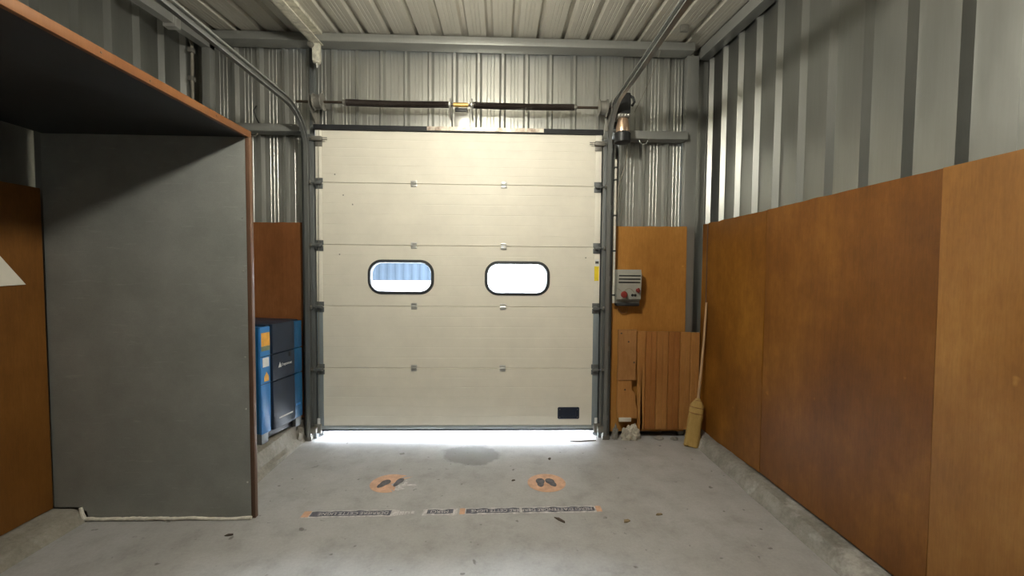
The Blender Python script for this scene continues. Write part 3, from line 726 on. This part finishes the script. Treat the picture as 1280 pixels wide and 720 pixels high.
# ------------------------------------------------------------------ compressor
CA = math.radians(12.0); OX, OY, OZ = -2.012, 3.41, .19
t = thing('air_compressor', 'blue and navy air compressor cabinet standing behind the grey board booth', 'compressor', (OX, OY, OZ), -CA)
TM = WM[t.name]                                    # local: -x into the cabinet, +y along its front, z up
def cb_(name, x0, x1, y0, y1, z0, z1, mat, par, bev=.006, **kw):
    bm = NB(); box(bm, x0, x1, y0, y1, z0, z1, bev, TM); return obj(name, bm, mat, par, **kw)
cab = cb_('cabinet', -.62, -.012, .004, .495, .085, 1.0, 'deepblue', t, .008)
cb_('corner_panel', -.03, .0, .0, .108, .085, 1.005, 'blue', t, .008)
cb_('top_cover', -.60, -.03, .09, .49, .995, 1.022, 'navycab', t, .008)
for z0, z1 in ((.085, .512), (.518, .752), (.758, 1.02)):
    cb_('front_panel', -.03, .016, .116, .385, z0, z1, 'navycab', t, .01)
for z0, z1 in ((.085, .512), (.518, .752), (.758, 1.012)):
    cb_('end_panel', -.03, .004, .388, .497, z0, z1, 'deepblue', t, .008)
cb_('latch', .012, .02, .305, .33, .70, .745, 'black', t, .003)
for y0, y1 in ((.0, .075), (.41, .485)):
    for x0, x1 in ((-.07, -.002), (-.6, -.52)):
        cb_('foot', x0, x1, y0, y1, .0, .088, 'jamb', t, .004)
cb_('plinth_skirt', -.58, -.045, .03, .47, .012, .088, 'black', t, .004)
cb_('seam', -.002, .0012, .0, .108, .75, .755, 'black', t, 0); cb_('seam', -.002, .0012, .0, .108, .513, .518, 'black', t, 0)
cb_('sticker', 0, .0015, .008, .1, .84, .955, 'orange', t, 0, label='orange sticker'); cb_('sticker', 0, .0015, .008, .1, .80, .838, 'greygreen', t, 0, label='olive sticker')
cb_('sticker', 0, .0015, .02, .088, .66, .74, 'whitelab', t, 0, label='white sticker')
bm = NB(); prism(bm, [(.035, .535), (.085, .535), (.085, .575), (.06, .615), (.035, .575)], lambda u, v, d: TM @ Vector((d, u, v)), 0, .0015); obj('sticker', bm, 'orange', t, label='yellow warning sticker')
cb_('stripe', .0158, .0172, .18, .35, .165, .178, 'whitelab', t, 0, label='thin white stripe')
cb_('mark', .0035, .005, .41, .47, .205, .225, 'blue', t, 0)
bm = NB(); prism(bm, [(.178, .625), (.215, .625), (.197, .672)], lambda u, v, d: TM @ Vector((d, u, v)), .0155, .0175); obj('logo_triangle', bm, 'whitelab', t, label='white triangle logo')
obj('logo_lettering', text_bm('Creyssensac', .036, lambda x, y, z: TM @ Vector((.0168 + z, .213 + x * .72, .632 + y))), 'whitelab', t, label='white maker lettering', smooth=False)

# ------------------------------------------------------------------ floor stickers
FR = math.radians(1.0)
def foot_poly(cx, cy, ang, sx=1., n=26):
    P = []
    for k in range(n):
        a = 2 * PI * k / n; y = .066 * math.sin(a); w = .036 * (1 + .22 * math.sin(a)) * (1 - .22 * math.exp(-((y + .012) / .018) ** 2))
        x = w * math.cos(a) * sx; P.append((cx + x * math.cos(ang) - y * math.sin(ang), cy + x * math.sin(ang) + y * math.cos(ang)))
    return P
fl = lambda u, v, d: (u, v, d)
def disc(cx, cy, rx, ry, n=48): return [(cx + rx * math.cos(2 * PI * k / n), cy + ry * math.sin(2 * PI * k / n)) for k in range(n)]
t = thing('floor_sticker', 'round orange floor sticker with two dark footprints, complete, on the right', 'floor sticker', (.385, 3.124, 0), group='round footprint stickers')
bm = NB(); prism(bm, disc(.385, 3.124, .152, .138), fl, .0002, .0012); obj('disc', bm, 'peach', t)
for sx, a in ((-1, .18), (1, .42)):
    bm = NB(); prism(bm, foot_poly(.385 + sx * .043 - .006, 3.126, a * (1 if sx > 0 else -.2)), fl, .0012, .002); obj('footprint', bm, 'vinylgrey', t)
t = thing('floor_sticker', 'round orange floor sticker half worn away on its right side, on the left', 'floor sticker', (-.86, 3.134, 0), group='round footprint stickers')
P = [p for p in disc(-.862, 3.134, .15, .138) if p[0] < -.80] 
P.sort(key=lambda p: math.atan2(p[1] - 3.134, p[0] + .95) % (2 * PI))
P += [(-.795, 3.02), (-.83, 3.045), (-.80, 3.075), (-.845, 3.11), (-.82, 3.15), (-.80, 3.195), (-.74, 3.205), (-.70, 3.235), (-.755, 3.255)]
P.sort(key=lambda p: math.atan2(p[1] - 3.134, p[0] + .93) % (2 * PI))
bm = NB(); prism(bm, P, fl, .0002, .0012); obj('disc', bm, 'peach', t)
bm = NB(); prism(bm, foot_poly(-.905, 3.125, -.5), fl, .0012, .002); obj('footprint', bm, 'vinylgrey', t)
bm = NB(); prism(bm, [(-.83, 3.04), (-.77, 3.025), (-.72, 3.05), (-.76, 3.075), (-.70, 3.095), (-.64, 3.10), (-.66, 3.115), (-.72, 3.118), (-.715, 3.18), (-.745, 3.18), (-.748, 3.118), (-.84, 3.10)], fl, .0002, .001); obj('residue', bm, 'vinylwhite', t, label='pale glue residue')
bm = NB(); prism(bm, foot_poly(-.795, 3.145, -.3, .8), fl, .0012, .0018); obj('footprint', bm, 'vinylgrey', t)

def tp(x, y): return (x, 2.757 + (x - .2) * math.tan(FR) + y)          # tape frame: x along, y across
def jag_band(x0, x1, y0, y1, seed, amp, n=46):
    P = []
    for k in range(n + 1):
        x = x0 + (x1 - x0) * k / n; P.append(tp(x, y0 + amp * mnoise.noise(Vector((x * 14, seed, 0)))))
    for k in range(n + 1):
        x = x1 - (x1 - x0) * k / n; P.append(tp(x, y1 + amp * mnoise.noise(Vector((x * 14, seed, 7)))))
    return P
def tape(name, label, x0, x1):
    return thing(name, label, 'floor tape', (*tp((x0 + x1) / 2, 0), 0), group='worn printed tape on the floor')
t = tape('floor_tape', 'worn white edged navy floor tape with upside-down lettering, right half', -.27, .73)
bm = NB(); prism(bm, jag_band(-.27, .735, -.037, .037, 1., .007), fl, .0002, .001); obj('border', bm, 'vinylwhite', t)
bm = NB(); prism(bm, jag_band(-.225, .15, -.024, .027, 2., .014), fl, .001, .0016); obj('band', bm, 'vinylnavy', t)
bm = NB(); prism(bm, jag_band(.17, .685, -.024, .027, 3., .012), fl, .001, .0016); obj('band', bm, 'vinylnavy', t)
for x0, x1 in ((-.27, -.232), (.695, .735)):
    bm = NB(); prism(bm, jag_band(x0, x1, -.034, .034, 4., .006, 8), fl, .001, .0017); obj('end_piece', bm, 'peach', t)
def tape_text(body, xs, size, width):
    """lettering read from the door side: runs towards -X, upside down from here"""
    b0 = text_bm(body, size, lambda x, y, z: (x, y, z), .0003); w = max(v.co.x for v in b0.verts); k = width / w
    for v in b0.verts:
        x = xs - v.co.x * k; p = tp(x, .015 - v.co.y); v.co = Vector((p[0], p[1], .002 + v.co.z))
    return b0
obj('lettering', tape_text("MERCI D'ATTENDRE DERRIERE CETTE LIGNE", .67, .043, .86), 'vinylwhite', t, smooth=False)
t = tape('floor_tape', 'worn navy floor tape with upside-down lettering and a missing middle, left half', -1.345, -.3)
bm = NB(); prism(bm, jag_band(-1.335, -.69, -.037, .037, 5., .008), fl, .0002, .001); obj('border', bm, 'vinylwhite', t)
bm = NB(); prism(bm, jag_band(-1.29, -.745, -.024, .028, 6., .012), fl, .001, .0016); obj('band', bm, 'vinylnavy', t)
bm = NB(); prism(bm, jag_band(-.525, -.285, -.037, .037, 7., .009, 16), fl, .0002, .001); obj('border', bm, 'vinylwhite', t)
bm = NB(); prism(bm, jag_band(-.495, -.315, -.022, .026, 8., .014, 16), fl, .001, .0016); obj('band', bm, 'vinylnavy', t)
bm = NB(); prism(bm, jag_band(-1.345, -1.295, -.035, .034, 9., .008, 8), fl, .001, .0017); obj('end_piece', bm, 'peach', t)
obj('lettering', tape_text("DERRIERE CETTE LIGNE", -.76, .043, .48), 'vinylwhite', t, smooth=False)
obj('lettering', tape_text("MERCI", -.345, .043, .125), 'vinylwhite', t, smooth=False)
for a, b in ((-.685, -.655), (-.65, -.615), (-.605, -.585)):
    bm = NB(); prism(bm, jag_band(a, b, -.022, .012, 11. + a, .012, 5), fl, .0002, .001); obj('residue', bm, 'vinylwhite', t)

# ------------------------------------------------------------------ small things on the floor
def chip(name, mat, label, cat, x, y, l, w, a, h=.006):
    bm = NB(); P = [(-l / 2, -w * .3), (-l * .1, -w / 2), (l / 2, -w * .2), (l * .4, w * .4), (-l * .2, w / 2)]
    P = [(x + u * math.cos(a) - v * math.sin(a), y + u * math.sin(a) + v * math.cos(a)) for u, v in P]
    prism(bm, P, fl, .0003, h); obj(name, bm, mat, label=label, cat=cat, smooth=False)
chip('wood_splinter', 'wood', 'thin dark stick lying in the light under the door, right end', 'stick', .84, 3.91, .27, .016, .06)
chip('wood_splinter', 'wood', 'short dark splinter on the floor just in front of the right tape', 'splinter', .42, 2.64, .09, .022, -.8)
chip('dry_leaf', 'leaf', 'small dry leaf on the open floor right of the tape', 'leaf', .87, 2.62, .05, .03, .3)
chip('grit', 'wood', 'dark speck of grit on the floor between the two footprint stickers', 'grit', .12, 3.16, .03, .016, .2)
chip('grit', 'wood', 'dark speck of grit right of the oil stain before the door', 'grit', .46, 3.53, .035, .025, 1.)
chip('grit', 'wood', 'dark speck of grit at the front of the floor, left of centre', 'grit', -.93, 2.05, .05, .03, -.3)
chip('grit', 'wood', 'dark speck of grit beside the foot of the grey board', 'grit', -1.70, 2.52, .05, .02, .1)
chip('dry_leaf', 'leaf', 'small brown scrap on the floor right of the tape near the right kerb', 'leaf', 1.12, 2.69, .05, .02, .1)

# ------------------------------------------------------------------ things under the roof
t = thing('channel_strut', 'cream painted channel under the roof with a hanging end piece above the door', 'channel', (-1.75, 3.93, 3.66))
bm = NB(); sloped(bm, -1.80, -1.785, -1.0, 3.955, -.13, -.002); sloped(bm, -1.785, -1.71, -1.0, 3.955, -.03, -.002); sloped(bm, -1.785, -1.70, -1.0, 3.955, -.135, -.125)
obj('channel', bm, 'whitepaint', t)
bm = NB(); box(bm, -1.786, -1.714, 3.90, 3.953, 3.655, 3.825, .012); lathe(bm, (-1.75, 3.927, 3.655), (0, 0, -1), [(0, .034), (.012, .034), (.018, .022)], 14); en = obj('hanging_end', bm, 'whitepaint', t)
bm = NB(); lathe(bm, (-1.75, 3.927, 3.645), (0, 0, -1), [(0, .008), (.03, .007), (.045, .003)], 8); obj('screw_eye', bm, 'zinc', en)
bm = NB(); lathe(bm, (-1.79, 3.91, 3.80), (0, -1, 0), [(0, .03), (.03, .028), (.035, .01)], 12); obj('elbow', bm, 'dull', en)
# cable hanging on the left frame
t = thing('hanging_cable', 'grey cable hanging by a clamp from the left frame above the booth canopy', 'cable', (-2.88, 3.9, 3.2))
bm = NB(); tube(bm, [(-2.83, 3.74, 3.80), (-2.85, 3.80, 3.83), (-2.885, 3.87, 3.84), (-2.895, 3.915, 3.77), (-2.895, 3.915, 3.6), (-2.888, 3.90, 3.45), (-2.89, 3.905, 3.3), (-2.89, 3.905, 2.75)], .013, 10); cbm = obj('cable', bm, 'cable', t)
for z in (3.46, 3.72):
    bm = NB(); box(bm, -2.912, -2.872, 3.88, 3.93, z - .02, z + .02, .004); obj('clamp', bm, 'dull', cbm)
bm = NB(); tube(bm, [(-2.36, 4.05, 3.10), (-2.38, 4.02, 3.16), (-2.385, 4.0, 3.22), (-2.355, 3.99, 3.26)], .006, 8)
obj('hanging_hook', bm, 'black', label='bent black wire stub on the left cladding rail', cat='wire')
bm = NB(); tube(bm, [(-2.40 + .045 * math.cos(a), 4.0, 3.005 + .032 * math.sin(a)) for a in [PI + PI * k / 10 for k in range(11)]], .005, 8)
obj('hanging_hook', bm, 'cable', label='small grey wire loop under the left cladding rail', cat='wire')
bm = NB(); tube(bm, [(1.42 + .04 * math.cos(a), 4.0, 3.0 + .035 * math.sin(a)) for a in [PI + PI * k / 10 for k in range(11)]], .005, 8)
obj('hanging_hook', bm, 'zinc', label='small bright wire loop under the right cladding rail', cat='wire')
bm = NB(); tube(bm, [(1.30, 3.93, 3.25), (1.40, 3.95, 3.45), (1.50, 3.96, 3.68), (1.56, 3.97, 3.87)], .003, 6)
obj('hanging_wire', bm, 'cable', label='thin slanting wire from the drive motor up to the eaves beam', cat='wire')
bm = NB(); box(bm, 1.62, 1.69, 3.66, 3.69, roofz(3.67) - .06, roofz(3.67) - .002, .004); lathe(bm, (1.655, 3.66, roofz(3.67) - .04), (0, -1, 0), [(0, .012), (.01, .012), (.012, .006)], 10)
obj('roof_clip', bm, 'dull', label='small dark clip screwed under the roof beside the right track', cat='clip')

# ------------------------------------------------------------------ lamps
LW = 1.0
def lamp(x, y, z, r, strength, lab, col):
    t = thing('pendant_lamp', lab, 'lamp', (x, y, z))
    bm = NB(); bmesh.ops.create_icosphere(bm, subdivisions=4, radius=r); bmesh.ops.translate(bm, vec=(x, y, z), verts=bm.verts[:])
    obj('globe', bm, emit('lamp_globe_' + str(round(y, 1)), col, strength), t)
    bm = NB(); lathe(bm, (x, y, z + r * .9), (0, 0, 1), [(0, .03), (.02, .035), (.06, .03)], 16); tube(bm, [(x, y, z + r), (x, y, roofz(y) + .002)], .006, 8); obj('rod', bm, 'black', t)
lamp(-.2, 1.85, 3.28, .09, 440, 'white globe lamp hung from the roof in front of the door', (1, .95, .81))

# ------------------------------------------------------------------ outdoors
bm = NB(); box(bm, -30, 30, 4.22, 60, -.25, -.02); obj('outside_ground', bm, 'ground', kind='structure')
t = thing('neighbour_building', 'pale blue ribbed building with white base seen through the left door window', 'building', (-5.5, 14, 0))
bm = NB(); prof = [(-11. + .06 * k, 12.0 + (.02 if (k // 2) % 2 else 0)) for k in range(151)] + [(-2.0, 14.), (-11., 14.)]
rings = [[(x, y, z) for x, y in prof] for z in (1.40, 6.)]; quadify(bm, rings); obj('upper_cladding', bm, 'facade', t, smooth=False)
bm = NB(); box(bm, -11, -2.03, 12.06, 14, -.02, 1.42); obj('base_wall', bm, 'whitewall', t)
bm = NB(); box(bm, -11, -2.03, 6.5, 12.0, 4.2, 4.4); obj('added_sky_shade', bm, 'facade', t)  # added overhang, out of view, keeps the bright sky off the facade

w = bpy.data.worlds.new('sky'); SC.world = w; w.use_nodes = True
bg = w.node_tree.nodes['Background']; bg.inputs['Color'].default_value = (.86, .93, 1, 1); 
wn, wl_ = w.node_tree.nodes, w.node_tree.links          # overcast sky: dim at the horizon, bright overhead
tc = wn.new('ShaderNodeTexCoord'); sx = wn.new('ShaderNodeSeparateXYZ'); mr = wn.new('ShaderNodeMapRange')
wl_.new(tc.outputs['Generated'], sx.inputs[0]); wl_.new(sx.outputs['Z'], mr.inputs[0])
for k_, v_ in ((1, .02), (2, .6), (3, 8.), (4, 95.)): mr.inputs[k_].default_value = v_
wl_.new(mr.outputs[0], bg.inputs['Strength'])
def portal(x, y, z, sx, sz):
    la = bpy.data.lights.new('portal', 'AREA'); la.shape = 'RECTANGLE'; la.size = sx; la.size_y = sz
    la.cycles.is_portal = True
    o = bpy.data.objects.new('daylight_portal', la); COL.objects.link(o); o.location = (x, y, z); o.rotation_euler = (-PI / 2, 0, 0)
for cx, cz in WIN: portal(cx, 4.06, cz, .6, .3)
portal(-.4, 4.205, .04, 2.8, .08)

# ------------------------------------------------------------------ camera
cam = bpy.data.cameras.new('camera'); cam.sensor_width = 36; cam.lens = 36 * 500 / 1280; cam.clip_start = .02
co = bpy.data.objects.new('camera', cam); COL.objects.link(co)
r = Vector((.99950822, -.03011915, .00872688)); u = Vector((-.00752647, .03974132, .99918166)); f = Vector((.03044132, .99875596, -.03949508))
m = Matrix((r, u, -f)).transposed().to_4x4(); m.translation = Vector((0, 0, 1.67969)); co.matrix_world = m
SC.camera = co
SC.view_settings.view_transform = 'Standard'; SC.view_settings.look = 'None'; SC.view_settings.gamma = 1.0
SC.view_settings.exposure = 0.44; SC.view_settings.use_curve_mapping = False
